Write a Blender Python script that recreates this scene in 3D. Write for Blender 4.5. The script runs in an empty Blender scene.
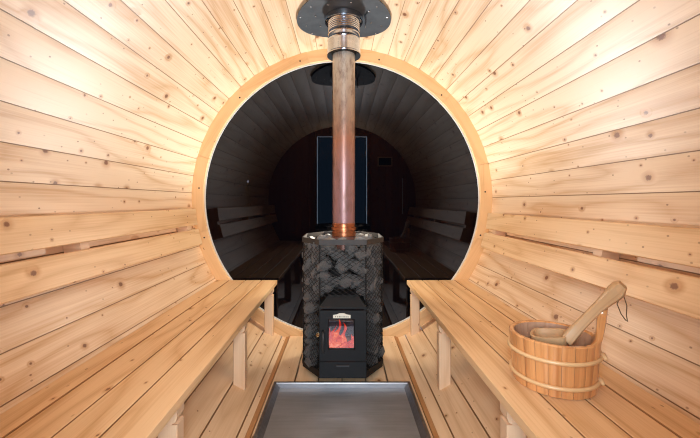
import bpy, bmesh, math, random
from mathutils import Vector, Matrix, noise as mnoise
PI = math.pi
R = random.Random(7)
sc = bpy.context.scene
COL = sc.collection
# ------------------------------------------------------------------ dimensions (metres; camera at the origin of x, y)
EYE = 0.89                 # camera height above the floor panel
AX = EYE + 0.026           # height of the barrel axis
YG = 2.43                  # glass plane
YR = 2.405                 # front of the wooden ring
YB = -0.04                 # inner face of the rear wall
BY = 1.97                  # stove / flue axis

# ------------------------------------------------------------------ materials
def new_mat(name):
    m = bpy.data.materials.new(name); m.use_nodes = True
    nt = m.node_tree
    for n in list(nt.nodes): nt.nodes.remove(n)
    out = nt.nodes.new('ShaderNodeOutputMaterial')
    return m, nt, out

class NB:
    def __init__(s, nt): s.nt = nt
    def n(s, t, **kw):
        x = s.nt.nodes.new(t)
        for k, v in kw.items(): setattr(x, k, v)
        return x
    def l(s, a, b): s.nt.links.new(a, b)
    def put(s, sock, v):
        if isinstance(v, (int, float)): sock.default_value = v
        elif isinstance(v, (tuple, list)): sock.default_value = v
        else: s.l(v, sock)
    def math(s, op, a, b=0.0, c=0.0, clamp=False):
        x = s.n('ShaderNodeMath', operation=op); x.use_clamp = clamp
        s.put(x.inputs[0], a); s.put(x.inputs[1], b); s.put(x.inputs[2], c)
        return x.outputs[0]
    def comb(s, a, b, c=0.0):
        x = s.n('ShaderNodeCombineXYZ')
        s.put(x.inputs[0], a); s.put(x.inputs[1], b); s.put(x.inputs[2], c)
        return x.outputs[0]
    def noise(s, vec, scale, detail=2, rough=0.5, dist=0.0, dim='2D'):
        x = s.n('ShaderNodeTexNoise', noise_dimensions=dim)
        s.l(vec, x.inputs['Vector']); x.inputs['Scale'].default_value = scale
        x.inputs['Detail'].default_value = detail; x.inputs['Roughness'].default_value = rough
        x.inputs['Distortion'].default_value = dist
        return x.outputs['Fac']
    def mix(s, fac, a, b, blend='MIX'):
        x = s.n('ShaderNodeMix', data_type='RGBA', blend_type=blend)
        s.put(x.inputs[0], fac)
        for i, v in ((6, a), (7, b)):
            if isinstance(v, tuple): x.inputs[i].default_value = (*v[:3], 1)
            else: s.l(v, x.inputs[i])
        return x.outputs[2]
    def smooth(s, v, lo, hi, a=0.0, b=1.0):
        x = s.n('ShaderNodeMapRange', interpolation_type='SMOOTHSTEP')
        s.put(x.inputs[0], v); x.inputs[1].default_value = lo; x.inputs[2].default_value = hi
        x.inputs[3].default_value = a; x.inputs[4].default_value = b
        return x.outputs[0]
    def ramp(s, v, stops):
        x = s.n('ShaderNodeValToRGB'); s.l(v, x.inputs[0])
        e = x.color_ramp.elements
        while len(e) < len(stops): e.new(0.5)
        for k, (p, c) in enumerate(stops): e[k].position = p; e[k].color = (*c, 1)
        return x.outputs[0]

def wood(name, light, dark, knot=(0.21, 0.07, 0.02), knots=0.6, rough=0.42, grain=1.0, var=0.16, coat=0.0, kx=7.0, ky=9.0, rings=20.0, spec=0.5, ks=1.0):
    m, nt, out = new_mat(name); b = NB(nt)
    uv = b.n('ShaderNodeUVMap'); uv.uv_map = 'UVMap'
    sep = b.n('ShaderNodeSeparateXYZ'); b.l(uv.outputs[0], sep.inputs[0])
    u, v = sep.outputs[0], sep.outputs[1]
    geo = b.n('ShaderNodeNewGeometry'); rnd = geo.outputs['Random Per Island']
    vor = b.n('ShaderNodeTexVoronoi', voronoi_dimensions='2D', feature='F1')
    b.l(b.comb(b.math('MULTIPLY', u, kx), b.math('MULTIPLY', v, ky)), vor.inputs['Vector'])
    vor.inputs['Scale'].default_value = 1.0
    cs = b.n('ShaderNodeSeparateColor'); b.l(vor.outputs['Color'], cs.inputs[0])
    rk = b.math('MULTIPLY', b.math('MULTIPLY_ADD', b.math('POWER', cs.outputs[1], 3.0), 0.085, 0.022), ks)
    has = b.math('LESS_THAN', cs.outputs[0], knots)
    wob = b.math('MULTIPLY_ADD', b.noise(b.comb(u, v), 160.0, 1), 0.6, 0.7)
    d0 = b.math('DIVIDE', vor.outputs['Distance'], rk); d = b.math('MULTIPLY', d0, wob)
    core = b.math('MULTIPLY', b.smooth(d, 0.55, 1.15, 1.0, 0.0), has)
    halo = b.math('MULTIPLY', b.smooth(d0, 0.8, 3.2, 1.0, 0.0), has)
    vor2 = b.n('ShaderNodeTexVoronoi', voronoi_dimensions='2D', feature='F1')
    b.l(b.comb(b.math('MULTIPLY', u, kx * 1.9), b.math('MULTIPLY', v, ky * 2.3)), vor2.inputs['Vector']); vor2.inputs['Scale'].default_value = 1.0
    cs2 = b.n('ShaderNodeSeparateColor'); b.l(vor2.outputs['Color'], cs2.inputs[0])
    pin = b.math('MULTIPLY', b.smooth(vor2.outputs['Distance'], 0.03, 0.075, 1.0, 0.0), b.math('LESS_THAN', cs2.outputs[0], knots * 0.42))
    core = b.math('MAXIMUM', core, b.math('MULTIPLY', pin, b.math('MULTIPLY_ADD', cs2.outputs[1], 0.6, 0.3)))
    # growth rings swing round the knots
    fl = b.noise(b.comb(b.math('MULTIPLY', u, 0.9), b.math('MULTIPLY', v, 5.0)), 1.0, 2)
    ph = b.math('ADD', b.math('MULTIPLY', v, rings), b.math('MULTIPLY', fl, 7.0))
    ph = b.math('ADD', ph, b.math('MULTIPLY', halo, 0.9))
    tri = b.math('PINGPONG', ph, 1.0)
    ringv = b.math('POWER', tri, 2.2)
    fine = b.noise(b.comb(b.math('MULTIPLY', u, 2.0), b.math('MULTIPLY', v, 150.0)), 1.0, 3, 0.6)
    blot = b.noise(b.comb(u, b.math('MULTIPLY', v, 3.0)), 2.3, 3)
    g = b.math('ADD', b.math('MULTIPLY', ringv, 0.42 * grain), b.math('MULTIPLY', b.math('SUBTRACT', fine, 0.5), 0.7 * grain))
    g = b.math('ADD', g, b.math('MULTIPLY', b.math('SUBTRACT', blot, 0.5), 0.5))
    g = b.math('ADD', g, b.math('MULTIPLY', b.math('SUBTRACT', rnd, 0.5), var * 2.4), clamp=True)
    c = b.mix(g, light, dark)
    c = b.mix(b.math('MULTIPLY', halo, 0.55), c, (dark[0] * .86, dark[1] * .72, dark[2] * .6))
    c = b.mix(b.math('MULTIPLY', core, 0.95), c, knot)
    p = b.n('ShaderNodeBsdfPrincipled'); b.l(c, p.inputs['Base Color'])
    p.inputs['Roughness'].default_value = rough
    p.inputs['Specular IOR Level'].default_value = spec
    p.inputs['Coat Weight'].default_value = coat; p.inputs['Coat Roughness'].default_value = 0.2
    bump = b.n('ShaderNodeBump'); bump.inputs['Strength'].default_value = 0.12; bump.inputs['Distance'].default_value = 0.004
    wav = b.noise(b.comb(b.math('MULTIPLY', u, 5.0), b.math('MULTIPLY', v, 9.0)), 1.0, 2)
    b.l(b.math('ADD', b.math('MULTIPLY', fine, 0.25), b.math('ADD', b.math('MULTIPLY', wav, 1.6), b.math('MULTIPLY', halo, 0.5))), bump.inputs['Height'])
    b.l(bump.outputs[0], p.inputs['Normal'])
    b.l(p.outputs[0], out.inputs[0])
    return m

def simple(name, col, rough=0.5, metal=0.0, spec=0.5, bump=None, vary=None, coat=0.0):
    m, nt, out = new_mat(name); b = NB(nt)
    p = b.n('ShaderNodeBsdfPrincipled')
    p.inputs['Base Color'].default_value = (*col, 1); p.inputs['Roughness'].default_value = rough
    p.inputs['Metallic'].default_value = metal; p.inputs['Specular IOR Level'].default_value = spec
    p.inputs['Coat Weight'].default_value = coat
    tc = b.n('ShaderNodeTexCoord')
    if vary:
        f = b.noise(tc.outputs['Object'], vary[0], 4, 0.6, dim='3D')
        b.l(b.mix(b.smooth(f, 0.3, 0.7), col, vary[1]), p.inputs['Base Color'])
    if bump:
        bp = b.n('ShaderNodeBump'); bp.inputs['Strength'].default_value = bump[1]; bp.inputs['Distance'].default_value = 0.01
        b.l(b.noise(tc.outputs['Object'], bump[0], 4, 0.6, dim='3D'), bp.inputs['Height']); b.l(bp.outputs[0], p.inputs['Normal'])
    b.l(p.outputs[0], out.inputs[0])
    return m

M = {}
M['stave'] = wood('pine_staves', (0.83, 0.61, 0.405), (0.58, 0.325, 0.145), var=0.15, knots=0.6, ks=1.1, rough=0.38, coat=0.0, grain=1.5)
M['bench'] = wood('pine_bench', (0.80, 0.535, 0.295), (0.56, 0.295, 0.115), knots=0.36, var=0.12, grain=1.5, rough=0.45, kx=5.0)
M['slat'] = wood('pine_slats', (0.81, 0.54, 0.30), (0.57, 0.30, 0.12), knots=0.55, var=0.10, grain=1.5, ks=0.95)
M['floorwood'] = wood('pine_floor', (0.84, 0.58, 0.35), (0.60, 0.34, 0.16), knots=0.42, var=0.12)
M['leg'] = wood('pine_legs', (0.80, 0.56, 0.36), (0.62, 0.37, 0.20), knots=0.25, var=0.06, kx=4.0)
M['ring'] = wood('pine_ring', (0.78, 0.50, 0.25), (0.58, 0.31, 0.12), knots=0.16, var=0.12, kx=3.0, ks=1.2)
M['edge'] = wood('gap_shade_edge', (0.42, 0.20, 0.08), (0.30, 0.13, 0.05), knots=0.0)  # darker side faces: shade in the board gaps painted into the colour
M['strip'] = wood('orange_edge_strip', (0.50, 0.24, 0.09), (0.36, 0.15, 0.05), knots=0.1)
M['brown'] = wood('heat_treated_planks', (0.30, 0.12, 0.07), (0.19, 0.07, 0.04), knot=(0.03, 0.012, 0.008), knots=0.4)
M['bucket'] = wood('oiled_pine_bucket', (0.66, 0.31, 0.115), (0.40, 0.15, 0.045), knots=0.05, rough=0.30, coat=1.0, grain=1.4, rings=45, var=0.22)
M['bucket_in'] = wood('damp_pine_inside', (0.46, 0.27, 0.17), (0.33, 0.17, 0.10), knots=0.0, rough=0.45, rings=45)
M['hoop'] = wood('pale_hoop_wood', (0.74, 0.50, 0.26), (0.58, 0.34, 0.15), knots=0.0, rough=0.35)
M['ladle'] = wood('ladle_wood', (0.53, 0.335, 0.175), (0.37, 0.205, 0.095), knots=0.0, rough=0.42, rings=30)
M['black'] = simple('black_stove_steel', (0.0065, 0.0065, 0.007), 0.5, 0.0, 0.22, bump=(90, 0.08))
M['wire'] = simple('black_wire', (0.012, 0.011, 0.011), 0.5, 0.3)
M['rim'] = simple('sooty_rim_steel', (0.018, 0.015, 0.014), 0.6, 0.0, 0.3, vary=(18, (0.032, 0.024, 0.02)))
M['stone'] = simple('grey_sauna_stone', (0.035, 0.034, 0.035), 0.45, 0, 0.5, bump=(60, 1.0), vary=(34, (0.21, 0.205, 0.20)))
M['palestone'] = simple('pale_sauna_stone', (0.24, 0.235, 0.225), 0.6, 0, 0.4, bump=(45, 0.5), vary=(25, (0.18, 0.175, 0.17)))
M['plate'] = simple('dark_ceiling_plate', (0.07, 0.074, 0.08), 0.55, 0.0, 0.3, vary=(9, (0.045, 0.048, 0.053)))
M['screw'] = simple('bright_screw', (0.75, 0.75, 0.75), 0.25, 1.0)
M['darkscrew'] = simple('dark_screw', (0.05, 0.03, 0.02), 0.5, 0.3)
M['seal'] = simple('white_glass_seal', (0.62, 0.61, 0.58), 0.5)
M['handle'] = simple('dark_handle', (0.03, 0.03, 0.032), 0.35, 0.4)
M['badge'] = simple('cream_badge', (0.62, 0.58, 0.47), 0.35, 0.1)
M['badgemark'] = simple('badge_print', (0.20, 0.18, 0.14), 0.5)
M['string'] = simple('string', (0.13, 0.075, 0.035), 0.8)
M['ash'] = simple('firebox_soot', (0.03, 0.03, 0.038), 0.8, 0, 0.2, vary=(20, (0.07, 0.07, 0.09)))
M['char'] = simple('charred_log', (0.05, 0.025, 0.015), 0.9, 0, 0.2, vary=(25, (0.16, 0.07, 0.03)))
M['alu'] = simple('pale_aluminium', (0.62, 0.68, 0.74), 0.35, 0.6)

# brushed steel (sleeve, tray)
def brushed(name, c0, c1, rough, scale):
    m, nt, out = new_mat(name); b = NB(nt)
    tc = b.n('ShaderNodeTexCoord'); mp = b.n('ShaderNodeMapping'); b.l(tc.outputs['Object'], mp.inputs[0])
    mp.inputs['Scale'].default_value = scale
    f = b.noise(mp.outputs[0], 1.0, 4, 0.65, dim='3D')
    big = b.noise(tc.outputs['Object'], 5.0, 3, dim='3D')
    p = b.n('ShaderNodeBsdfPrincipled')
    b.l(b.mix(b.smooth(b.math('MULTIPLY_ADD', big, 0.4, b.math('MULTIPLY', f, 0.6)), 0.3, 0.7), c0, c1), p.inputs['Base Color'])
    p.inputs['Metallic'].default_value = 1.0
    b.l(b.math('MULTIPLY_ADD', f, 0.25, rough - 0.12), p.inputs['Roughness'])
    b.l(p.outputs[0], out.inputs[0]); return m
M['steel'] = brushed('stainless_sleeve', (0.52, 0.56, 0.62), (0.72, 0.77, 0.85), 0.15, (3, 3, 40))
M['tray'] = brushed('brushed_tray_steel', (0.42, 0.455, 0.50), (0.54, 0.57, 0.62), 0.55, (6, 90, 60))
M['traylip'] = brushed('tray_rim_steel', (0.25, 0.245, 0.25), (0.36, 0.35, 0.36), 0.45, (6, 60, 60))

# heat-tinted flue
m, nt, out = new_mat('heat_tinted_flue'); b = NB(nt)
tc = b.n('ShaderNodeTexCoord'); s3 = b.n('ShaderNodeSeparateXYZ'); b.l(tc.outputs['Object'], s3.inputs[0])
mp = b.n('ShaderNodeMapping'); b.l(tc.outputs['Object'], mp.inputs[0]); mp.inputs['Scale'].default_value = (26, 26, 9)
nz = b.noise(mp.outputs[0], 1.0, 5, 0.65, dim='3D')
h = b.math('ADD', b.math('DIVIDE', b.math('SUBTRACT', s3.outputs[2], 0.69), 1.05), b.math('MULTIPLY', b.math('SUBTRACT', nz, 0.5), 0.22))
c = b.ramp(h, [(0.0, (0.20, 0.09, 0.07)), (0.10, (0.23, 0.12, 0.125)), (0.34, (0.24, 0.125, 0.12)), (0.50, (0.30, 0.13, 0.08)), (0.64, (0.32, 0.22, 0.16)), (0.85, (0.46, 0.41, 0.34)), (1.0, (0.55, 0.52, 0.46))])
c = b.mix(b.smooth(nz, 0.42, 0.68, 0.0, 0.75), c, (0.13, 0.06, 0.04))
p = b.n('ShaderNodeBsdfPrincipled'); b.l(c, p.inputs['Base Color'])
p.inputs['Metallic'].default_value = 0.35
b.l(b.math('MULTIPLY_ADD', nz, 0.25, 0.28), p.inputs['Roughness'])
b.l(p.outputs[0], out.inputs[0]); M['flue'] = m
M['copper'] = simple('copper_collar', (0.40, 0.14, 0.06), 0.34, 0.8, vary=(30, (0.26, 0.085, 0.04)))

# dark tinted glass: real reflection, hardly any transmission
def tinted(name, tint, ior):
    m, nt, out = new_mat(name); b = NB(nt)
    fr = b.n('ShaderNodeFresnel'); fr.inputs['IOR'].default_value = ior
    tr = b.n('ShaderNodeBsdfTransparent'); tr.inputs[0].default_value = (*tint, 1)
    gl = b.n('ShaderNodeBsdfGlossy'); gl.inputs['Roughness'].default_value = 0.0
    gl.inputs[0].default_value = (1.0, 0.92, 0.90, 1)
    mx = b.n('ShaderNodeMixShader'); b.l(fr.outputs[0], mx.inputs[0]); b.l(tr.outputs[0], mx.inputs[1]); b.l(gl.outputs[0], mx.inputs[2])
    b.l(mx.outputs[0], out.inputs[0]); return m
M['glass'] = tinted('dark_tinted_glass', (0.012, 0.012, 0.014), 1.36)
M['doorglass'] = tinted('smoked_door_glass', (0.15, 0.18, 0.21), 1.5)
M['stoveglass'] = tinted('stove_glass', (0.9, 0.88, 0.88), 1.5)

# flames
m, nt, out = new_mat('flame'); b = NB(nt)
tc = b.n('ShaderNodeTexCoord'); s3 = b.n('ShaderNodeSeparateXYZ'); b.l(tc.outputs['Generated'], s3.inputs[0])
nz = b.noise(tc.outputs['Object'], 38.0, 3, 0.6, 0.6, dim='3D')
lw = b.n('ShaderNodeLayerWeight'); lw.inputs[0].default_value = 0.45
h = b.math('ADD', b.math('MULTIPLY', s3.outputs[2], 0.55), b.math('MULTIPLY', b.math('SUBTRACT', nz, 0.5), 1.3))
h = b.math('ADD', h, b.math('MULTIPLY', lw.outputs['Facing'], 0.35))
c = b.ramp(h, [(0.0, (1.0, 0.45, 0.25)), (0.18, (1.0, 0.16, 0.05)), (0.42, (0.75, 0.045, 0.02)), (1.0, (0.25, 0.02, 0.04))])
em = b.n('ShaderNodeEmission'); b.l(c, em.inputs[0]); em.inputs[1].default_value = 0.95
tr = b.n('ShaderNodeBsdfTransparent'); mx = b.n('ShaderNodeMixShader')
b.l(b.smooth(lw.outputs['Facing'], 0.45, 0.95, 0.0, 0.8), mx.inputs[0]); b.l(em.outputs[0], mx.inputs[1]); b.l(tr.outputs[0], mx.inputs[2])
b.l(mx.outputs[0], out.inputs[0]); M['flame'] = m
m, nt, out = new_mat('lamp_glow'); b = NB(nt)
em = b.n('ShaderNodeEmission'); em.inputs[0].default_value = (1, 0.97, 0.92, 1); em.inputs[1].default_value = 900.0
b.l(em.outputs[0], out.inputs[0]); M['glow'] = m

# ------------------------------------------------------------------ mesh helpers
def begin():
    bm = bmesh.new(); bm.loops.layers.uv.new('UVMap'); return bm

def prism(bm, poly, a0, a1, mapf=None, off=None, su=1.0, sides=()):
    """cross-section poly [(p,q)] swept from a0 to a1; mapf(p,q,a) -> xyz; UV: u along, v round the section."""
    uvl = bm.loops.layers.uv[0]
    mapf = mapf or (lambda p, q, a: (p, a, q))
    ou, ov = off if off else (R.uniform(0, 60), R.uniform(0, 60))
    n = len(poly)
    f0 = a0 if callable(a0) else (lambda p, q: a0)
    f1 = a1 if callable(a1) else (lambda p, q: a1)
    A = [f0(p, q) for p, q in poly]; B = [f1(p, q) for p, q in poly]
    va = [bm.verts.new(mapf(p, q, a)) for (p, q), a in zip(poly, A)]
    vb = [bm.verts.new(mapf(p, q, a)) for (p, q), a in zip(poly, B)]
    acc = [0.0]
    for i in range(n):
        p, q = poly[i]; r, s = poly[(i + 1) % n]
        acc.append(acc[-1] + math.hypot(r - p, s - q))
    for i in range(n):
        j = (i + 1) % n
        f = bm.faces.new((va[i], va[j], vb[j], vb[i]))
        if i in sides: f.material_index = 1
        for lp, (uu, vv) in zip(f.loops, ((A[i], acc[i]), (A[j], acc[i + 1]), (B[j], acc[i + 1]), (B[i], acc[i]))):
            lp[uvl].uv = (ou + uu * su, ov + vv)
    for vs, sgn in ((list(reversed(va)), 0.0), (vb, 0.3)):
        f = bm.faces.new(vs)
        idx = list(range(n)) if sgn else list(reversed(range(n)))
        for lp, k in zip(f.loops, idx):
            lp[uvl].uv = (ou + sgn + poly[k][0] * 0.3, ov + poly[k][1])

def rect(p0, p1, q0, q1, c=0.0025):
    return [(p0 + c, q0), (p1 - c, q0), (p1, q0 + c), (p1, q1 - c), (p1 - c, q1), (p0 + c, q1), (p0, q1 - c), (p0, q0 + c)]

def box(bm, x0, x1, y0, y1, z0, z1, c=0.0025, along='y'):
    if along == 'y': prism(bm, rect(x0, x1, z0, z1, c), y0, y1)
    elif along == 'z': prism(bm, rect(x0, x1, y0, y1, c), z0, z1, lambda p, q, a: (p, q, a))
    else: prism(bm, rect(y0, y1, z0, z1, c), x0, x1, lambda p, q, a: (a, p, q))

def lathe(bm, prof, n=40, cx=0, cy=0, cap0=True, cap1=True, sx=1.0, sy=1.0):
    uvl = bm.loops.layers.uv[0]
    rows = []
    for (r, z) in prof:
        rows.append([bm.verts.new((cx + sx * r * math.cos(2 * PI * k / n), cy + sy * r * math.sin(2 * PI * k / n), z)) for k in range(n)])
    for i in range(len(rows) - 1):
        for k in range(n):
            j = (k + 1) % n
            f = bm.faces.new((rows[i][k], rows[i][j], rows[i + 1][j], rows[i + 1][k]))
            r = prof[i][0]
            for lp, (uu, vv) in zip(f.loops, ((prof[i][1], k), (prof[i][1], k + 1), (prof[i + 1][1], k + 1), (prof[i + 1][1], k))):
                lp[uvl].uv = (uu, vv * 2 * PI * max(r, .02) / n)
    if cap0: bm.faces.new(list(reversed(rows[0])))
    if cap1: bm.faces.new(rows[-1])

def tube(bm, pts, rad, n=6, closed=False, cap=True):
    pts = [Vector(p) for p in pts]; N = len(pts); rings = []
    rads = rad if isinstance(rad, (list, tuple)) else [rad] * N
    prev = None
    for i, p in enumerate(pts):
        if closed: t = (pts[(i + 1) % N] - pts[i - 1])
        else: t = pts[min(i + 1, N - 1)] - pts[max(i - 1, 0)]
        t.normalize()
        if prev is None:
            a = t.orthogonal().normalized()
        else:
            a = prev - t * prev.dot(t)
            a = a.normalized() if a.length > 1e-6 else t.orthogonal().normalized()
        prev = a; bb = t.cross(a)
        rings.append([bm.verts.new(p + (a * math.cos(2 * PI * k / n) + bb * math.sin(2 * PI * k / n)) * rads[i]) for k in range(n)])
    uvl = bm.loops.layers.uv[0]; acc = 0
    for i in range(N if closed else N - 1):
        r0, r1 = rings[i], rings[(i + 1) % N]; L = (pts[(i + 1) % N] - pts[i]).length
        for k in range(n):
            j = (k + 1) % n
            f = bm.faces.new((r0[k], r0[j], r1[j], r1[k]))
            for lp, (uu, vv) in zip(f.loops, ((acc, k), (acc, k + 1), (acc + L, k + 1), (acc + L, k))):
                lp[uvl].uv = (uu, vv * 2 * PI * rads[i] / n)
        acc += L
    if cap and not closed:
        bm.faces.new(list(reversed(rings[0]))); bm.faces.new(rings[-1])

def obj(name, bm, mat, parent=None, smooth=False, angle=None):
    bmesh.ops.recalc_face_normals(bm, faces=bm.faces[:])
    me = bpy.data.meshes.new(name); bm.to_mesh(me); bm.free()
    for mm in (mat if isinstance(mat, (list, tuple)) else [mat]): me.materials.append(mm)
    if smooth:
        for p in me.polygons: p.use_smooth = True
        if angle: me.set_sharp_from_angle(angle=math.radians(angle))
    o = bpy.data.objects.new(name, me); COL.objects.link(o)
    if parent:
        o.parent = parent
        o.matrix_parent_inverse = Matrix.Translation(-WT[parent.name])
    WT[o.name] = Vector((0, 0, 0))
    return o
WT = {}
def thing(name, label, cat, loc, group=None):
    o = bpy.data.objects.new(name, None); COL.objects.link(o); o.location = loc
    o.empty_display_size = 0.05
    tag(o, label, cat, group); WT[o.name] = Vector(loc)
    return o
def tag(o, label, cat, group=None):
    o['label'] = label; o['category'] = cat
    if group: o['group'] = group
    return o
def struct(o, label=None, cat=None):
    o['kind'] = 'structure'
    if label: o['label'] = label
    if cat: o['category'] = cat
    return o

# ------------------------------------------------------------------ barrel shell: staves
def seams():
    st = 6.545
    right = [0.2 + st * k for k in range(14)]                 # 0.2 .. 85.3
    left = [180 - 2.0 - st * k for k in range(13, -1, -1)]    # 92.9 .. 178
    low_l = [178 + 6.85 * k for k in range(1, 14)]            # .. 267
    low_r = [360.2 - st * k for k in range(13, 0, -1)]        # 275 ..
    return right + left + low_l + low_r
SE = seams(); SE.append(SE[0] + 360)
TH = 0.04
def stave_poly(a0, a1, g=0.0015, d=0.007):
    a0 = math.radians(a0); a1 = math.radians(a1)
    P = lambda r, a: (r * math.cos(a), AX + r * math.sin(a))
    gg = -0.0003
    return [P(1, a0 + g), P(1, a1 - g), P(1 + d, a1 - g), P(1 + d, a1 - gg), P(1 + TH, a1 - gg), P(1 + TH, a0 + gg), P(1 + d, a0 + gg), P(1 + d, a0 + g)]
shells = {'ceiling': (begin(), 45, 135), 'wall_left': (begin(), 135, 232), 'floor': (begin(), 232, 308), 'wall_right': (begin(), -52, 45)}
for i in range(len(SE) - 1):
    a0, a1 = SE[i], SE[i + 1]; mid = (a0 + a1) / 2
    for nm, (bm, lo, hi) in shells.items():
        if lo <= mid < hi or lo <= mid - 360 < hi:
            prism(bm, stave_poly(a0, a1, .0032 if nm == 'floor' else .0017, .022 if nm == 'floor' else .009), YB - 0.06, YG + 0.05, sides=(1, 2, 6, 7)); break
lab = {'ceiling': ('curved pine plank ceiling of the barrel room', 'ceiling'), 'wall_left': ('curved pine plank wall behind the left bench', 'wall'),
       'wall_right': ('curved pine plank wall behind the right bench', 'wall'), 'floor': ('curved pine plank floor under the benches', 'floor')}
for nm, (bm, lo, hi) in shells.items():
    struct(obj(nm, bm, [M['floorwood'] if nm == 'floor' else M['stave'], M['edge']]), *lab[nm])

# ------------------------------------------------------------------ round window: ring of segments, seal, dark pane
bm = begin(); uvl = bm.loops.layers.uv[0]
for k in range(12):
    a0 = math.radians(13.5 + 30 * k) + 0.0012; a1 = math.radians(43.5 + 30 * k) - 0.0012
    ou, ov = R.uniform(0, 50), R.uniform(0, 50)
    prof = [(0.921, YR + .002), (0.923, YR), (0.9985, YR), (0.9985, YG - .006), (0.921, YG - .006)]
    NS = 10; rows = []
    for s in range(NS + 1):
        a = a0 + (a1 - a0) * s / NS
        rows.append([bm.verts.new((r * math.cos(a), y, AX + r * math.sin(a))) for r, y in prof])
    for s in range(NS):
        for i in range(5):
            j = (i + 1) % 5
            f = bm.faces.new((rows[s][i], rows[s][j], rows[s + 1][j], rows[s + 1][i]))
            for lp, (ss, ii) in zip(f.loops, ((s, i), (s, j), (s + 1, j), (s + 1, i))):
                # grain runs along the chord of each segment
                aa = (ss / NS - 0.5) * (a1 - a0); r, y = prof[ii]
                lp[uvl].uv = (ou + r * math.sin(aa), ov + r * math.cos(aa) + (y - YR) * 1.0)
    bm.faces.new(rows[0]); bm.faces.new(list(reversed(rows[-1])))
uvl = bm.loops.layers.uv[0]; NB_ = 96; pr_ = [(0.9205, YG - .0058), (1.01, YG - .0058), (1.01, YG + .03), (0.9205, YG + .03)]
rows = [[bm.verts.new((r * math.cos(2 * PI * k / NB_), y, AX + r * math.sin(2 * PI * k / NB_))) for r, y in pr_] for k in range(NB_)]
for k in range(NB_):
    for i in range(4):
        j = (i + 1) % 4; q = (k + 1) % NB_; bm.faces.new((rows[k][i], rows[k][j], rows[q][j], rows[q][i]))
win = struct(obj('window_1', bm, M['ring'], smooth=True, angle=30), 'round window of dark glass in a pine ring frame', 'window')
bm = begin(); N = 96
prof = [(0.9145, YG - .008), (0.921, YG - .008), (0.921, YG + .004), (0.9145, YG + .004)]
rows = [[bm.verts.new((r * math.cos(2 * PI * k / N), y, AX + r * math.sin(2 * PI * k / N))) for r, y in prof] for k in range(N)]
for k in range(N):
    for i in range(4):
        j = (i + 1) % 4; q = (k + 1) % N
        bm.faces.new((rows[k][i], rows[k][j], rows[q][j], rows[q][i]))
obj('seal', bm, M['seal'], win, True, 30)['label'] = 'white seal strip around the glass'
bm = begin(); N = 96
for y, rev in ((YG, False), (YG + .008, True)):
    vs = [bm.verts.new((0.9185 * math.cos(2 * PI * k / N), y, AX + 0.9185 * math.sin(2 * PI * k / N))) for k in range(N)]
    bm.faces.new(vs)
obj('pane', bm, M['glass'], win)['label'] = 'dark tinted round pane'
for a in (176, 135.5, 107, 75, 46, 2.5, 196, 345):
    bm = begin(); r = 0.952; ar = math.radians(a)
    lathe(bm, [(0.0055, 0), (0.0055, 0.002)], 12)
    o = obj('screw', bm, M['darkscrew'], win)
    o.matrix_parent_inverse = Matrix.Identity(4); o.rotation_euler = (PI / 2, 0, 0); o.location = (r * math.cos(ar), YR + .0005, AX + r * math.sin(ar))

# ------------------------------------------------------------------ rear wall of vertical planks, with door opening
DW, DT = 0.37, EYE + 0.92
bm = begin(); pw = 0.094
x = -1.01
while x < 1.01:
    x0, x1 = x, x + pw; x += pw
    def zc(xx, s): return AX + s * math.sqrt(max(1e-4, 1.03 - xx * xx))
    segs = [(x0, x1)]
    if x0 < -DW < x1: segs = [(x0, -DW), (-DW, x1)]
    if x0 < DW < x1: segs = [(x0, DW), (DW, x1)]
    for (p0, p1) in segs:
        p0 = max(p0, -1.012); p1 = min(p1, 1.012)
        if p1 - p0 < .01: continue
        inside = p0 >= -DW - 1e-6 and p1 <= DW + 1e-6
        prism(bm, rect(p0, p1, YB - 0.035, YB, .004), (lambda p, q: DT) if inside else (lambda p, q: zc(p, -1)), lambda p, q: max(zc(p, 1), DT + .001 if inside else -9), lambda p, q, a: (p, q, a))
struct(obj('wall_rear', bm, M['brown']), 'dark brown vertical plank wall around the glass door', 'wall')
bm = begin()
for (a, b2, z0, z1) in ((-DW, -DW + .03, .03, DT), (DW - .03, DW, .03, DT), (-DW + .03, DW - .03, DT - .03, DT)):
    box(bm, a, b2, YB - .05, YB + .004, z0, z1, .002, 'z')
door = struct(obj('door_1', bm, M['brown']), 'tall dark glass door with pale edges, mirrored in the round window', 'door')
bm = begin()
for (a, b2, z0, z1) in ((-.332, -.322, .06, DT - .04), (.322, .332, .06, DT - .04), (-.322, .322, DT - .05, DT - .04)):
    box(bm, a, b2, YB - .02, YB - .008, z0, z1, .001, 'z')
obj('edge_strip', bm, M['alu'], door)['label'] = 'pale metal edge strip'
bm = begin(); box(bm, -.322, .322, YB - .018, YB - .010, .06, DT - .05, .001, 'z')
obj('pane', bm, M['doorglass'], door)
bm = begin(); box(bm, -DW + .03, DW - .03, YB - .06, YB, -.02, .055, .002, 'x')
obj('threshold', bm, M['brown'], door)
# things on the rear wall (seen mirrored)
t = thing('thermometer', 'small dark framed box on the brown rear wall, mirrored right of the flue', 'thermometer', (.58, YB, EYE + .54))
bm = begin(); box(bm, .48, .68, YB + .001, YB + .02, EYE + .48, EYE + .61, .003, 'x'); obj('case', bm, M['ring'], t)
bm = begin(); box(bm, .495, .665, YB + .02, YB + .023, EYE + .495, EYE + .595, .001, 'x'); obj('dial', bm, M['black'], t)
t = thing('hanging_rod', 'thin pale upright rod on the rear wall, mirrored far right of the flue', 'rod', (.815, YB, EYE - .16))
bm = begin(); tube(bm, [(.815, YB + .03, EYE - .16), (.815, YB + .03, EYE + .32)], .007, 8); obj('rod', bm, M['alu'], t)
bm = begin(); tube(bm, [(.815, YB + .001, EYE + .20), (.815, YB + .035, EYE + .20)], .009, 8); obj('bracket', bm, M['black'], t)

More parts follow.
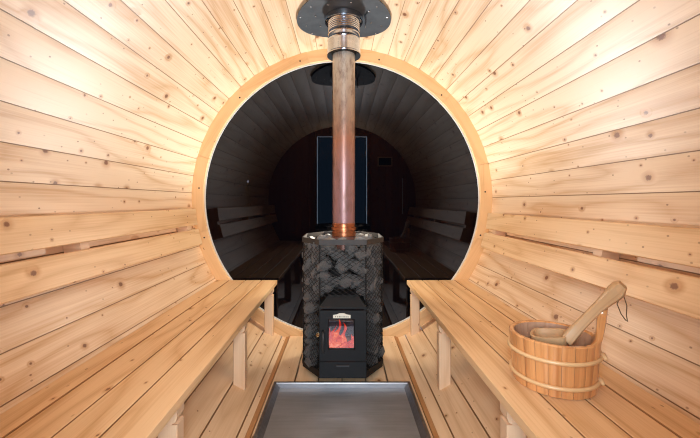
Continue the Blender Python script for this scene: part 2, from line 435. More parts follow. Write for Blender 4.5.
# ------------------------------------------------------------------ floor panel of straight boards
fp = thing('duckboard', 'flat pine board panel on the floor under the stove and steel tray', 'floor panel', (0, 1.2, 0))
for (a, b2) in ((-.345, -.238), (-.230, -.121), (-.115, -.003), (.003, .115), (.121, .222), (.230, .345)):
    bm = begin()
    bot = -.020 if abs(a) > .3 or abs(b2) > .3 else -.024
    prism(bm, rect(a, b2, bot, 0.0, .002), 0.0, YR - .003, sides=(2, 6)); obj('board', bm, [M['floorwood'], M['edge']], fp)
for sx in (-1, 1):
    bm = begin(); zz = lambda p: AX - math.sqrt(1 - p * p) + .0015
    poly = [(sx * .348, -.002), (sx * .351, .0), (sx * .371, zz(.371) + .004), (sx * .371, zz(.371)), (sx * .348, zz(.348))]
    prism(bm, poly, .0, YR - .003); obj('edge_strip', bm, M['strip'], fp)
for y in (.3, 1.3, 2.2):
    bm = begin()
    xs = [-.24 + .048 * k for k in range(11)]
    poly = [(xx, AX - math.sqrt(1 - xx * xx) + .003) for xx in xs] + [(.24, -.0245), (-.24, -.0245)]
    prism(bm, poly, y, y + .05); obj('joist', bm, M['leg'], fp)

# ------------------------------------------------------------------ benches
BT = EYE - 0.518; BTH = 0.028
def bench(s, label):
    t = thing('bench', label, 'bench', (s * .63, 1.2, 0))
    ed = [.43, .535, .64, .745, .834]
    for i in range(4):
        bm = begin(); a, b2 = ed[i] + .0024, ed[i + 1] - .0024
        if i == 0: a = ed[0]
        c = .0015
        if i < 3: poly = rect(a, b2, BT - BTH, BT, c)
        else: poly = [(a + c, BT - BTH), (.815, BT - BTH), (.834, BT - .002), (.832, BT), (a + c, BT), (a, BT - c), (a, BT - BTH + c)]
        poly = [(s * p, q) for p, q in poly]
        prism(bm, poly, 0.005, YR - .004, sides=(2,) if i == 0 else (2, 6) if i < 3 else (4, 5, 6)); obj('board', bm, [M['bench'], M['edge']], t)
    for y in (0.31, 0.98, 1.665, 2.335):
        y0, y1 = y, y + .045
        zt, zb = BT - BTH - .0005, .286
        bm = begin()
        wx = lambda z: math.sqrt(1 - (z - AX) ** 2) - .003
        poly = [(.447, zb + .018), (.452, zb + .006), (.464, zb), (wx(zb), zb), (wx(zt), zt), (.447, zt)]
        prism(bm, [(q, s * p) for p, q in poly], y0, y1, lambda p, q, a: (q, a, p)); obj('bearer', bm, M['leg'], t)
        bm = begin()
        prism(bm, [(s * p, q) for p, q in rect(.447, .501, y0, y1, .003)], lambda p, q: AX - math.sqrt(1 - p * p) + .001, zb - .0005, lambda p, q, a: (p, q, a))
        obj('leg', bm, M['leg'], t)
bench(-1, 'long empty pine plank bench along the left wall')
bench(1, 'long pine plank bench along the right wall with the bucket on it')

# ------------------------------------------------------------------ backrests: two slats on blocks
def backrest(s, a_up, a_lo, label):
    t = thing('backrest', label, 'backrest', (s * .91, 1.15, EYE - .17))
    for ang in (a_up, a_lo):
        a = math.radians(ang); rv = Vector((math.cos(a), math.sin(a))); tv = Vector((-rv.y, rv.x))
        def P(r, w): v = rv * r + tv * w; return (s * v.x, AX + v.y)
        w = .0495; c = .003
        poly = [P(.905, -w + c), P(.905, w - c), P(.905 + c, w), P(.935 - c, w), P(.935, w - c), P(.935, -w + c), P(.935 - c, -w), P(.905 + c, -w)]
        bm = begin(); prism(bm, poly, .01, 2.235); obj('slat', bm, M['slat'], t)
    for y in (.25, 1.27, 2.15):
        bm = begin(); n = 6
        A = [math.radians(a_lo - 2.8 + (a_up - a_lo + 5.6) * k / n) for k in range(n + 1)]
        poly = [(s * .9355 * math.cos(a), AX + .9355 * math.sin(a)) for a in A] + [(s * .9965 * math.cos(a), AX + .9965 * math.sin(a)) for a in reversed(A)]
        # the slats are flat: keep the block just behind them
        prism(bm, poly, y, y + .045); obj('batten', bm, M['leg'], t)
backrest(-1, -7.4, -15.2, 'two-slat pine backrest fixed to the left wall above the empty bench')
backrest(1, -9.0, -16.7, 'two-slat pine backrest fixed to the right wall behind the bucket')

# ------------------------------------------------------------------ steel tray in front of the stove
t = thing('hearth_tray', 'shallow dark steel tray on the floor in front of the stove', 'tray', (0, 1.3, 0))
TX, TY0, TY1 = .325, .80, 1.735
bm = begin(); box(bm, -TX, TX, TY0, TY1, .001, .006, .001, 'x'); obj('tray_floor', bm, M['tray'], t)
bm = begin(); h = .03
outer = [(-TX, TY0), (TX, TY0), (TX, TY1), (-TX, TY1)]
def inset(d): return [(-TX + d, TY0 + d), (TX - d, TY0 + d), (TX - d, TY1 - d), (-TX + d, TY1 - d)]
def inset2(dx, dy): return [(-TX + dx, TY0 + dy), (TX - dx, TY0 + dy), (TX - dx, TY1 - dy), (-TX + dx, TY1 - dy)]
loops = [(inset(0), .0065), (inset(0), h), (inset(.012), h), (inset(.014), h - .004), (inset2(.030, .0155), .0065)]
rows = [[bm.verts.new((x, y, z)) for x, y in lp] for lp, z in loops]
for i in range(len(rows) - 1):
    for k in range(4):
        j = (k + 1) % 4; bm.faces.new((rows[i][k], rows[i][j], rows[i + 1][j], rows[i + 1][k]))
obj('tray_rim', bm, M['traylip'], t)

# ------------------------------------------------------------------ stove
OCT = [(-.112, -.24), (.112, -.24), (.205, -.113), (.205, .113), (.112, .24), (-.112, .24), (-.205, .113), (-.205, -.113)]
def octo(sc_=1.0, d=0.0):
    out = []
    for x, y in OCT:
        L = math.hypot(x, y); k = sc_ + d / L; out.append((x * k, BY + y * k))
    return out
ZB, ZT = .048, .71
st = thing('sauna_stove', 'black wood-burning stove with a stone-filled wire mesh cage, on the floor panel', 'stove', (0, BY, 0))
bm = begin(); prism(bm, octo(), ZB, ZB + .014, lambda p, q, a: (p, q, a)); obj('base_plate', bm, M['black'], st)
for sx in (-1, 1):
    for sy in (-1, 1):
        bm = begin(); lathe(bm, [(.018, .001), (.018, ZB)], 16, sx * .10, BY + sy * .12); obj('foot', bm, M['black'], st)
bm = begin(); lathe(bm, [(.118, ZB + .015), (.118, .60), (.105, .625), (.066, .63)], 32, 0, BY + .035); obj('firebox_body', bm, M['black'], st, True, 40)
def band(bm, z0, z1, th, d=0.0):
    o_, i_ = octo(1, d), octo(1, d - th)
    rows = [[bm.verts.new((x, y, z)) for x, y in lp] for lp, z in ((o_, z0), (o_, z1), (i_, z1), (i_, z0))]
    for i in range(4):
        for k in range(8):
            j = (k + 1) % 8; bm.faces.new((rows[i][k], rows[i][j], rows[(i + 1) % 4][j], rows[(i + 1) % 4][k]))
bm = begin(); band(bm, .685, ZT, .006, .004); obj('top_rim', bm, M['rim'], st)
bm = begin(); band(bm, ZB + .015, ZB + .035, .005, .003); obj('bottom_rim', bm, M['black'], st)
for (x, y) in octo(1, -.004):
    bm = begin(); tube(bm, [(x, y, ZB + .015), (x, y, .70)], .0028, 8); obj('post', bm, M['black'], st)
# wire mesh (diamond net) on all eight sides, open around the door housing
bm = begin(); oc = octo(1, -.001)
rows_z = [ZB + .03 + .0105 * k for k in range(int((.685 - ZB - .03) / .0105) + 1)]
for e in range(8):
    a = Vector((*oc[e], 0)); c = Vector((*oc[(e + 1) % 8], 0)); L = (c - a).length; d = (c - a) / L
    nrm = Vector((d.y, -d.x, 0))
    ncell = max(2, round(L / .034)); hw = L / ncell / 2
    def wp(k, zi):
        q = a + d * min(L, max(0, k * hw)); z = rows_z[zi]
        w = .004 * mnoise.noise(Vector((q.x * 14, q.y * 14, z * 14)))
        return Vector((q.x, q.y, z + w)) + nrm * (.004 * mnoise.noise(Vector((q.x * 9 + 5, q.y * 9, z * 11))))
    for k0 in range(2 * ncell):
        for zi in range(len(rows_z) - 1):
            ka, kb = (k0, k0 + 1) if (k0 + zi) % 2 == 0 else (k0 + 1, k0)
            p0, p1 = wp(ka, zi), wp(kb, zi + 1)
            if e == 0 and (p0.z + p1.z) / 2 < .437: continue
            t_ = (p1 - p0).normalized(); s1 = t_.cross(nrm).normalized(); r = .0014
            ra = []
            for P in (p0, p1):
                ra.append([bm.verts.new(P + s1 * r * math.cos(g) + nrm * r * math.sin(g)) for g in (0, 2 * PI / 3, 4 * PI / 3)])
            for g in range(3): bm.faces.new((ra[0][g], ra[0][(g + 1) % 3], ra[1][(g + 1) % 3], ra[1][g]))
obj('wire_mesh', bm, M['wire'], st)
# door housing: open box with sloping hood
YF = BY - .27
bm = begin()
box(bm, -.112, -.100, YF + .012, YF + .175, ZB + .016, .385, .001, 'z'); box(bm, .100, .112, YF + .012, YF + .175, ZB + .016, .385, .001, 'z')
box(bm, -.0995, .0995, YF + .012, YF + .175, ZB + .016, ZB + .026, .001, 'x')
box(bm, -.0995, .0995, YF + .172, YF + .178, ZB + .027, .384, .001, 'x')
hv = [(-.112, YF + .006, .386), (.112, YF + .006, .386), (.112, YF + .17, .386), (-.112, YF + .17, .386), (-.112, YF + .006, .393), (.112, YF + .006, .393), (.112, YF + .17, .393), (-.112, YF + .17, .393), (-.071, YF + .045, .442), (.071, YF + .045, .442), (.071, YF + .16, .442), (-.071, YF + .16, .442)]
V = [bm.verts.new(v) for v in hv]
for f in ((0, 3, 2, 1), (0, 1, 5, 4), (1, 2, 6, 5), (2, 3, 7, 6), (3, 0, 4, 7), (4, 5, 9, 8), (5, 6, 10, 9), (6, 7, 11, 10), (7, 4, 8, 11), (8, 9, 10, 11)): bm.faces.new([V[i] for i in f])
obj('door_housing', bm, M['black'], st)
bm = begin(); box(bm, -.099, .099, YF + .08, YF + .170, ZB + .027, .16, .002, 'x'); obj('fire_bed', bm, M['ash'], st)
bm = begin(); box(bm, -.099, .099, YF + .162, YF + .171, .161, .383, .001, 'x'); obj('fire_back', bm, M['ash'], st)
# door: frame with a window hole
WX0, WX1, WZ0, WZ1 = -.070, .056, .197, .342
bm = begin()
def frame(bm, x0, x1, z0, z1, a0, a1, b0, b1, y0, y1):
    o_ = [(x0, z0), (x1, z0), (x1, z1), (x0, z1)]; i_ = [(a0, b0), (a1, b0), (a1, b1), (a0, b1)]
    i2 = [(a0 + .004, b0 + .004), (a1 - .004, b0 + .004), (a1 - .004, b1 - .004), (a0 + .004, b1 - .004)]
    rows = [[bm.verts.new((x, y, z)) for x, z in lp] for lp, y in ((o_, y1), (o_, y0), (i_, y0), (i2, y0 + .005), (i2, y1))]
    for i in range(5):
        for k in range(4):
            j = (k + 1) % 4; bm.faces.new((rows[i][k], rows[i][j], rows[(i + 1) % 5][j], rows[(i + 1) % 5][k]))
frame(bm, -.108, .108, .146, .381, WX0, WX1, WZ0, WZ1, YF - .004, YF + .011)
dr = obj('door', bm, M['black'], st)
bm = begin(); box(bm, WX0 + .003, WX1 - .003, YF + .0055, YF + .0085, WZ0 + .003, WZ1 - .003, .0005, 'x'); obj('glass', bm, M['stoveglass'], dr)
bm = begin(); tube(bm, [(-.092, YF - .004, .285), (-.092, YF - .022, .278), (-.092, YF - .024, .235), (-.092, YF - .022, .192), (-.092, YF - .004, .185)], .006, 10); obj('handle', bm, M['handle'], dr, True)
bm = begin()
poly = [(-.046, .3465), (.036, .3465), (.036, .361), (.018, .364), (.006, .3695), (-.016, .3695), (-.028, .364), (-.046, .361)]
prism(bm, poly, YF - .0075, YF - .0042); bd = obj('badge', bm, M['badge'], dr); bd['label'] = 'cream badge plate with arched top'
bm = begin()
for (x, w, z, hh) in ((-.036, .006, .3535, .006), (-.026, .006, .3535, .007), (-.017, .008, .3540, .008), (-.006, .005, .3535, .007), (.003, .007, .3535, .007), (.013, .006, .3530, .006), (.022, .006, .3530, .006)):
    box(bm, x, x + w * .75, YF - .0082, YF - .0076, z - hh / 2, z + hh / 2, .0003, 'x')
obj('lettering', bm, M['badgemark'], dr)
bm = begin(); box(bm, -.108, .108, YF - .002, YF + .011, ZB + .018, .141, .003, 'x'); ad = obj('ash_drawer', bm, M['black'], st)
bm = begin(); box(bm, -.03, .03, YF - .008, YF - .0025, .118, .126, .002, 'x'); obj('drawer_lip', bm, M['handle'], ad)
# fire
for (p0, p1, r) in (((-.085, YF + .13, .185), (.07, YF + .115, .178), .022), ((-.02, YF + .10, .190), (.085, YF + .145, .205), .018)):
    bm = begin()
    pts = [Vector(p0).lerp(Vector(p1), k / 8) for k in range(9)]
    tube(bm, pts, [r * (1 + .12 * mnoise.noise(Vector((k * 1.7, p0[0] * 30, 0)))) for k in range(9)], 10)
    tag(obj('firewood_log', bm, M['char'], None, True, 40), 'charred log lying under the flames, ' + ('longer and further left' if r > .02 else 'shorter and further right'), 'log')
fr = thing('fire', 'red and orange flames behind the stove door glass', 'fire', (0, YF + .09, .18))
for k, (fx, fy, hh, rr, lean) in enumerate(((-.060, .07, .125, .016, .02), (-.045, .085, .150, .018, .03), (-.022, .08, .085, .020, -.01), (.002, .09, .10, .018, -.03), (.014, .075, .135, .017, -.012), (.032, .085, .075, .018, .02), (.045, .08, .060, .015, .01), (-.068, .095, .10, .013, -.006), (-.008, .06, .055, .020, .015), (.022, .06, .05, .02, .02))):
    bm = begin(); n = 16; pts = []; rads = []
    for i in range(n + 1):
        q = i / n
        pts.append((fx + lean * q + .009 * math.sin(q * 8 + k * 1.9), YF + fy + .006 * math.sin(q * 6 + k), .165 + hh * q))
        rads.append(max(.0006, rr * (math.sin(PI * min(1, q * .8 + .2)) ** .8) * (1 - q * .55) * (1 + .35 * math.sin(q * 13 + k * 2.3))))
    tube(bm, pts, rads, 12); obj('flame', bm, M['flame'], fr, True)
# stones
def stone_mesh(seed, r):
    bm = bmesh.new(); bm.loops.layers.uv.new('UVMap')
    bmesh.ops.create_icosphere(bm, subdivisions=2, radius=1)
    rr = random.Random(seed); o = Vector((rr.uniform(0, 50), rr.uniform(0, 50), rr.uniform(0, 50)))
    planes = [Vector((rr.uniform(-1, 1), rr.uniform(-1, 1), rr.uniform(-1, 1))).normalized() for _ in range(12)]
    for v in bm.verts:
        d = v.co.normalized(); q = 1.12
        for pl in planes:
            dd = d.dot(pl)
            if dd > .2: q = min(q, .70 / dd)
        v.co = d * q * (1 + .08 * mnoise.noise(d * 2.5 + o)) * r
    me = bpy.data.meshes.new('sauna_stone'); bmesh.ops.recalc_face_normals(bm, faces=bm.faces[:]); bm.to_mesh(me); bm.free()
    me.materials.append(M['stone']); return me
SM = [stone_mesh(s, 1.0) for s in range(8)]
SP = []
for me in SM[:4]:
    m2 = me.copy(); m2.materials.clear(); m2.materials.append(M['palestone']); SP.append(m2)
def stone(meshes, loc, s, label, group):
    o = bpy.data.objects.new('sauna_stone', R.choice(meshes)); COL.objects.link(o)
    o.location = loc; o.scale = s; o.rotation_euler = (R.uniform(-.35, .35), R.uniform(-.35, .35), R.uniform(0, 6.28))
    tag(o, label, 'stone', group)
oc = octo(1, -.034); placed = []
for e in (0, 1, 2, 6, 7):
    a = Vector(oc[e]); c = Vector(oc[(e + 1) % 8]); L = (c - a).length
    want = {0: 24, 1: 52, 7: 52, 2: 40, 6: 40}[e]; tries = 0; got = 0
    rads = sorted([R.uniform(.026, .044) for _ in range(want)], reverse=True)
    for r in rads:
        for tr_ in range(160):
            q = R.uniform(0, 1); z = R.uniform(ZB + .04, .672)
            p = a.lerp(c, q)
            if e == 0 and z < .475: continue
            if e in (1, 7) and z < .455 and abs(p.x) < .112 + r: p = Vector((math.copysign(.112 + r, p.x), p.y + .012)) if abs(p.x) > .125 else None
            if p is None: continue
            P = Vector((p.x, p.y + R.uniform(-.004, .004), z))
            if all((P - o_).length > .62 * (r + ro) for o_, ro in placed):
                placed.append((P, r)); break
        else: continue
        stone(SM, P, (r * R.uniform(1.0, 1.25), r * R.uniform(.95, 1.1), r * R.uniform(.85, 1.05)), 'dark grey stone stacked behind the wire mesh of the stove', 'stones inside the stove mesh')
for k in range(26):
    for tr_ in range(60):
        x, y = R.uniform(-.165, .165), R.uniform(-.19, .19)
        if math.hypot(x, y) > .095 and abs(x) + abs(y) < .27: break
    stone(SP, (x, BY + y, .678 + R.uniform(-.012, .016)), (.036 * R.uniform(.75, 1.1), .033 * R.uniform(.75, 1.1), .026 * R.uniform(.8, 1.15)),
          'pale grey stone heaped on top of the stove around the flue', 'pale stones on top of the stove')

# ------------------------------------------------------------------ flue pipe and ceiling plate
fl = thing('flue_pipe', 'rust-tinted metal flue pipe rising from the stove to the ceiling', 'flue pipe', (0, BY, .63))
PR = .061
bm = begin(); lathe(bm, [(PR, .632), (PR, 1.72)], 48, 0, BY); obj('pipe', bm, M['flue'], fl, True, 40)
bm = begin(); lathe(bm, [(PR + .0005, .705), (PR + .0045, .708), (PR + .0045, .726), (PR + .001, .729), (PR + .001, .736), (PR + .006, .739), (PR + .006, .752), (PR + .0005, .755), (PR + .0005, .772), (PR + .002, .774), (PR + .0005, .777)], 48, 0, BY, False, False); obj('collar', bm, M['copper'], fl, True, 30)
bm = begin()
z0 = EYE + .795
prof = [(PR + .003, z0 + .012), (.088, z0 + .004), (.091, z0), (.0925, z0 + .006), (.0905, z0 + .012), (.0885, z0 + .075), (.091, z0 + .08), (.0885, z0 + .087), (.0835, z0 + .095), (.0835, z0 + .108), (.0865, z0 + .112), (.0835, z0 + .118),
        (.0825, z0 + .128)]
for k in range(6): prof += [(.0825, z0 + .130 + .0095 * k), (.0848, z0 + .133 + .0095 * k), (.0848, z0 + .135 + .0095 * k), (.0825, z0 + .138 + .0095 * k)]
prof += [(.0825, z0 + .196)]
lathe(bm, prof, 56, 0, BY, False, False); obj('sleeve', bm, M['steel'], fl, True, 25)
bm = begin(); lathe(bm, [(PR + .001, z0 + .013), (.0905, z0 + .0005), (.0905, z0 - .0035), (.086, z0 - .0035), (PR + .001, z0 + .002)], 56, 0, BY, False, False); obj('sleeve_end', bm, M['black'], fl, True, 25)
bm = begin(); lathe(bm, [(.0832, z0 + .188), (.098, z0 + .180), (.103, z0 + .180), (.103, z0 + .200), (.102, z0 + .208)], 56, 0, BY, False, False); obj('clamp_ring', bm, M['steel'], fl, True, 25)
bm = begin(); tube(bm, [(.112, BY - .04, EYE + 1.0), (.118, BY - .045, EYE + .965), (.112, BY - .05, EYE + .925)], [.006, .006, .002], 6); obj('clamp_tail', bm, M['steel'], fl)
bm = begin(); N = 72
def crown(x): return AX + .982 * math.cos(math.asin(min(.9, abs(x)) / .982))
PRr = .254
for th in (0.0, .004):
    rows = []
    for r in (.0835, .15, .21, PRr):
        rows.append([bm.verts.new((r * math.cos(2 * PI * k / N), BY + r * math.sin(2 * PI * k / N), crown(r * math.cos(2 * PI * k / N)) - .001 + th)) for k in range(N)])
    for i in range(3):
        for k in range(N):
            j = (k + 1) % N; bm.faces.new((rows[i][k], rows[i][j], rows[i + 1][j], rows[i + 1][k]))
    if th == 0: first = rows
    else:
        for i in (0, 3):
            for k in range(N):
                j = (k + 1) % N; bm.faces.new((first[i][k], first[i][j], rows[i][j], rows[i][k]))
cp = tag(obj('ceiling_plate', bm, M['plate'], None, True, 30), 'round dark grey metal plate on the ceiling around the flue', 'plate')
for k in range(14):
    a = 2 * PI * (k + .5) / 14; r = PRr - (.017 if k % 2 else .04); x, y = r * math.cos(a), r * math.sin(a)
    bm = begin(); lathe(bm, [(.005, crown(x) - .0042), (.0035, crown(x) - .0055), (.0005, crown(x) - .006)][::-1] , 10, x, BY + y); obj('screw', bm, M['screw'], cp, True)
for k in range(8):
    a = 2 * PI * (k + .3) / 8; r = .155; x, y = r * math.cos(a), r * math.sin(a)
    bm = begin(); lathe(bm, [(.0005, crown(x) - .006), (.0035, crown(x) - .0055), (.005, crown(x) - .0042)], 10, x, BY + y); obj('screw', bm, M['screw'], cp, True)

fl.location.x += .010; cp.location.x += .010; st.location.x += .004; fr.location.x += .004
# ------------------------------------------------------------------ bucket with ladle
BC = Vector((.608, 1.045, BT)); LA = Vector((.18, -.13)).normalized(); SA = Vector((-LA.y, LA.x))
bk = thing('bucket', 'oval wooden bucket with two pale hoops standing on the right bench', 'bucket', BC)
RA, RB, HB = .115, .112, .142
def bpt(th, z, off=0.0):
    k = .90 + .10 * z / HB
    e = LA * ((RA * k + off) * math.cos(th)) + SA * ((RB * k + off) * math.sin(th))
    return Vector((BC.x + e.x, BC.y + e.y, BC.z + z))
NSV = 22
bm = begin(); uvl = bm.loops.layers.uv[0]; bmi = begin(); uvi = bmi.loops.layers.uv[0]
def rimz(th): return HB + .004 * math.sin(th * 3)
for s in range(NSV):
    t0, t1 = 2 * PI * (s + .5) / NSV + .004, 2 * PI * (s + 1.5) / NSV - .004
    ou, ov = R.uniform(0, 50), R.uniform(0, 50); sub = 4; cols = []
    for q in range(sub + 1):
        th = t0 + (t1 - t0) * q / sub; edge = -.0015 if q in (0, sub) else 0
        zz = [.002, HB * .35, HB * .7, HB - .003, HB, HB, HB - .003]
        of = [edge, edge, edge, edge, edge - .003, -.011, -.014]
        cols.append([bm.verts.new(bpt(th, z, o)) for z, o in zip(zz, of)])
        if q == 0: icols = []
        icols.append([bmi.verts.new(bpt(th, z, -.0142)) for z in (HB - .003, HB * .5, .012)])
    for q in range(sub):
        for i in range(6):
            f = bm.faces.new((cols[q][i], cols[q + 1][i], cols[q + 1][i + 1], cols[q][i + 1]))
            for lp, (cq, ci) in zip(f.loops, ((q, i), (q + 1, i), (q + 1, i + 1), (q, i + 1))):
                lp[uvl].uv = (ou + .03 * ci, ov + cq * .0075)
        for i in range(2):
            f = bmi.faces.new((icols[q][i], icols[q + 1][i], icols[q + 1][i + 1], icols[q][i + 1]))
            for lp, (cq, ci) in zip(f.loops, ((q, i), (q + 1, i), (q + 1, i + 1), (q, i + 1))):
                lp[uvi].uv = (ou + .06 * ci, ov + cq * .0075)
    f = bm.faces.new([c[0] for c in cols] + [bm.verts.new(bpt(t1, .002, -.0142)), bm.verts.new(bpt(t0, .002, -.0142))])
obj('staves', bm, M['bucket'], bk, True, 40)
obj('inner_wall', bmi, M['bucket_in'], bk, True, 40)
bm = begin(); vs = [bm.verts.new(bpt(2 * PI * k / 48, .013, -.013)) for k in range(48)]; f = bm.faces.new(vs); vs2 = [bm.verts.new(bpt(2 * PI * k / 48, .004, -.0143)) for k in range(48)]; bm.faces.new(vs2)
for k in range(48): bm.faces.new((vs[k], vs[(k + 1) % 48], vs2[(k + 1) % 48], vs2[k]))
for f in bm.faces:
    for lp in f.loops: lp[bm.loops.layers.uv[0]].uv = (lp.vert.co.x, lp.vert.co.y)
obj('bottom', bm, M['bucket_in'], bk)
for (z, w) in ((HB * .70, .0055), (HB * .22, .0055)):
    bm = begin(); pts = [bpt(2 * PI * k / 64, z + .0025 * math.cos(2 * PI * k / 64 - 1), .0035) for k in range(64)]
    tube(bm, pts, w, 10, True)
    e = bpt(.0, z, .006); tube(bm, [e + Vector((-.006, -.020, .003)), e + Vector((.002, 0, .005)), e + Vector((-.004, .018, .002))], [.004, .0075, .004], 8)
    obj('hoop', bm, M['hoop'], bk, True)
# raised handle stave at the right-hand end
bm = begin(); uvl = bm.loops.layers.uv[0]
prof = [(.0, .050, .013), (.06, .052, .013), (.128, .056, .013), (.142, .052, .013), (.152, .044, .013), (.165, .036, .014), (.185, .030, .016), (.200, .029, .017), (.214, .031, .017), (.224, .032, .017), (.233, .027, .016), (.237, .016, .012)]
th0 = 0.02; rows = []
ca = LA * math.cos(th0) + SA * math.sin(th0); cb = Vector((-ca.y, ca.x))
for (z, w, tk) in prof:
    k = .90 + .10 * min(z, .17) / HB; c0 = (RA * k + .001)
    bend = 0 if z < .15 else (z - .15) * .10
    ring = []
    for (pw_, pt) in ((-1, -.3), (-.85, .35), (-.4, .5), (.4, .5), (.85, .35), (1, -.3), (.85, -.75), (0, -.85), (-.85, -.75)):
        rr = c0 + bend + pt * tk - .006 - (0 if z > .15 else .012 * (pw_ ** 2))
        e = ca * rr + cb * (pw_ * w)
        ring.append(bm.verts.new((BC.x + e.x, BC.y + e.y, BC.z + .0015 + z)))
    rows.append(ring)
for i in range(len(rows) - 1):
    for k in range(9):
        j = (k + 1) % 9; f = bm.faces.new((rows[i][k], rows[i][j], rows[i + 1][j], rows[i + 1][k]))
        for lp, (a_, b_) in zip(f.loops, ((i, k), (i, j), (i + 1, j), (i + 1, k))): lp[uvl].uv = (prof[a_][0] + 3, 7 + b_ * .008)
bm.faces.new(list(reversed(rows[0]))); bm.faces.new(rows[-1])
obj('handle_stave', bm, M['bucket'], bk, True, 50)

# ladle: scooped bowl inside the bucket, thick handle over the bucket's handle stave, string loop
def lp3(x, y, dz): return Vector((x, y, EYE + dz))
P0 = lp3(.575, 1.065, -.412); P1 = lp3(.637, 1.020, -.385); P3 = lp3(.722, .930, -.213)
ld = thing('ladle', 'wooden ladle resting in the bucket with its handle over the rim', 'ladle', P0)
ax = (P3 - P0).normalized(); side = Vector((-.55, -.83, 0)); side = (side - ax * side.dot(ax)).normalized(); up = side.cross(ax); up = up if up.z > 0 else -up
def lring(bm, c, w, h_, n=12, pw_=.55):
    r = []
    for k in range(n):
        a = 2 * PI * k / n; ca_, sa_ = math.cos(a), math.sin(a)
        r.append(bm.verts.new(c + side * (w * math.copysign(abs(ca_) ** pw_, ca_)) + up * (h_ * math.copysign(abs(sa_) ** pw_, sa_))))
    return r
bm = begin(); uvl = bm.loops.layers.uv[0]; L = (P3 - P1).length
sec = [(0, .026, .017), (.06, .024, .017), (.14, .018, .016), (.25, .014, .0145), (.45, .0135, .014), (.62, .015, .0145), (.73, .019, .016), (.84, .026, .019), (.93, .028, .019), (1.0, .017, .012)]
rows = []
hdir = (P3 - P1)
for (q, w, h_) in sec:
    c = P1 + hdir * q + up * (.003 * math.sin(q * PI))
    rows.append(lring(bm, c, w, h_))
for i in range(len(rows) - 1):
    for k in range(12):
        j = (k + 1) % 12; f = bm.faces.new((rows[i][k], rows[i][j], rows[i + 1][j], rows[i + 1][k]))
        for lp, (a_, b_) in zip(f.loops, ((i, k), (i, j), (i + 1, j), (i + 1, k))): lp[uvl].uv = (sec[a_][0] * L + 9, 4 + b_ * .007)
bm.faces.new(list(reversed(rows[0]))); bm.faces.new(rows[-1])
obj('handle', bm, M['ladle'], ld, True, 35)
bm = begin(); uvl = bm.loops.layers.uv[0]
bd_ = (P0 - P1).normalized(); bd_.z *= .45; bd_.normalize()
bs = (side - bd_ * side.dot(bd_)).normalized(); bu = bs.cross(bd_); bu = bu if bu.z > 0 else -bu
def orow(shape, depth, c): return [bm.verts.new(c + bd_ * (x * shape) + bs * (y * shape) + bu * depth) for x, y in BS]
BS = []
for k in range(24):
    a = 2 * PI * k / 24; BS.append((.048 * math.copysign(abs(math.cos(a)) ** .6, math.cos(a)), .040 * math.copysign(abs(math.sin(a)) ** .6, math.sin(a))))
cb_ = P1 + bd_ * .046
rws = [orow(.72, -.034, cb_), orow(.9, -.022, cb_), orow(1.0, .008, cb_), orow(1.0, .014, cb_), orow(.86, .014, cb_), orow(.78, -.010, cb_), orow(.45, -.022, cb_)]
for i in range(len(rws) - 1):
    for k in range(24):
        j = (k + 1) % 24; f = bm.faces.new((rws[i][k], rws[i][j], rws[i + 1][j], rws[i + 1][k]))
        for lp, v in zip(f.loops, f.verts): lp[uvl].uv = (v.co.dot(bd_) + 20, v.co.dot(bs) + v.co.dot(bu) + 5)
bm.faces.new(list(reversed(rws[0]))); bm.faces.new(rws[-1])
obj('bowl', bm, M['ladle'], ld, True, 40)
bm = begin(); c0 = P1 + hdir * .88
pts = [c0 + side * .0 + up * -.014, c0 + Vector((.000, -.004, -.030)), c0 + Vector((.010, -.004, -.055)), c0 + Vector((.022, -.004, -.072)), c0 + Vector((.027, -.004, -.076)), c0 + Vector((.025, -.003, -.060)), c0 + Vector((.027, -.002, -.035)), c0 + Vector((.020, .002, -.006))]
tube(bm, pts, .0013, 6); obj('string_loop', bm, M['string'], ld, True)['label'] = 'dark string loop'

# ------------------------------------------------------------------ small lamp outside, beyond the dark glass
lp_ = thing('outside_lamp', 'tiny white lamp glowing through the dark round glass at left', 'lamp', (-1.06, 4.07, 0))
bm = begin(); lathe(bm, [(.015, -.3), (.015, EYE + .215)], 10, -1.06, 4.07); obj('post', bm, M['black'], lp_)
bm = begin(); bmesh.ops.create_uvsphere(bm, u_segments=12, v_segments=8, radius=.011, matrix=Matrix.Translation((-1.06, 4.07, EYE + .23))); obj('bulb', bm, M['glow'], lp_, True)

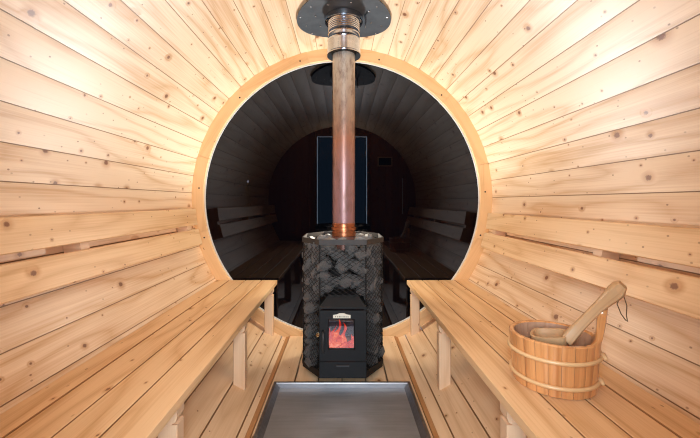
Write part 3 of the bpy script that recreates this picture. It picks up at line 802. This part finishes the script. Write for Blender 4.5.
# ------------------------------------------------------------------ light, world, camera
def light(name, kind, loc, energy, color=(1, 1, 1), **kw):
    d = bpy.data.lights.new(name, kind); d.energy = energy; d.color = color
    for k, v in kw.items(): setattr(d, k, v)
    o = bpy.data.objects.new(name, d); COL.objects.link(o); o.location = loc; return o
o = light('lamp_behind_flue', 'SPOT', (0.01, 2.31,   .80), 47, (0.78, 0.91, 1.0), shadow_soft_size=.03, spot_size=3.05, spot_blend=.35)
o.rotation_euler = (PI, 0, 0)
light('glow_behind_flue', 'POINT', (0.01, 2.31, .80), 15, (1.0, 0.90, 0.74), shadow_soft_size=.03)
o = light('camera_fill', 'AREA', (0, .0, .95), 12, (0.84, 0.93, 1.0), spread=1.75, shape='RECTANGLE', size=.2, size_y=.7)  # added fill at the camera for the leg and stove fronts, no fixture
o.rotation_euler = (math.radians(84), 0, 0)
o = light('camera_fill', 'AREA', (0, .0, 1.45), 14, (0.86, 0.93, 1.0), shape='RECTANGLE', size=.2, size_y=.4)  # second added fill, tilted up to brighten the near upper walls
o.rotation_euler = (math.radians(138), 0, 0)
w = bpy.data.worlds.new('World'); sc.world = w; w.use_nodes = True
bg = w.node_tree.nodes['Background']; bg.inputs[0].default_value = (0.42, 0.62, 0.85, 1); bg.inputs[1].default_value = 12.0
cd = bpy.data.cameras.new('Camera'); cam = bpy.data.objects.new('Camera', cd); COL.objects.link(cam)
cam.location = (0, 0, EYE); cam.rotation_euler = (PI / 2, 0, 0)
cd.sensor_width = 36; cd.lens = 362 / 700 * 36
cd.shift_x = (350 - 342) / 700; cd.shift_y = -(219 - 202) / 700
cd.clip_start = .005
sc.camera = cam
sc.view_settings.view_transform = 'Standard'; sc.view_settings.look = 'None'
sc.view_settings.exposure = 0.06; sc.view_settings.gamma = 1.0
sc.cycles.use_denoising = True; sc.cycles.denoising_prefilter = 'NONE'; sc.cycles.filter_width = 1.1; sc.cycles.sample_clamp_indirect = 4.0
sc.cycles.max_bounces = 12; sc.cycles.diffuse_bounces = 8; sc.cycles.glossy_bounces = 5; sc.cycles.transparent_max_bounces = 12
sc.cycles.caustics_reflective = False; sc.cycles.caustics_refractive = False
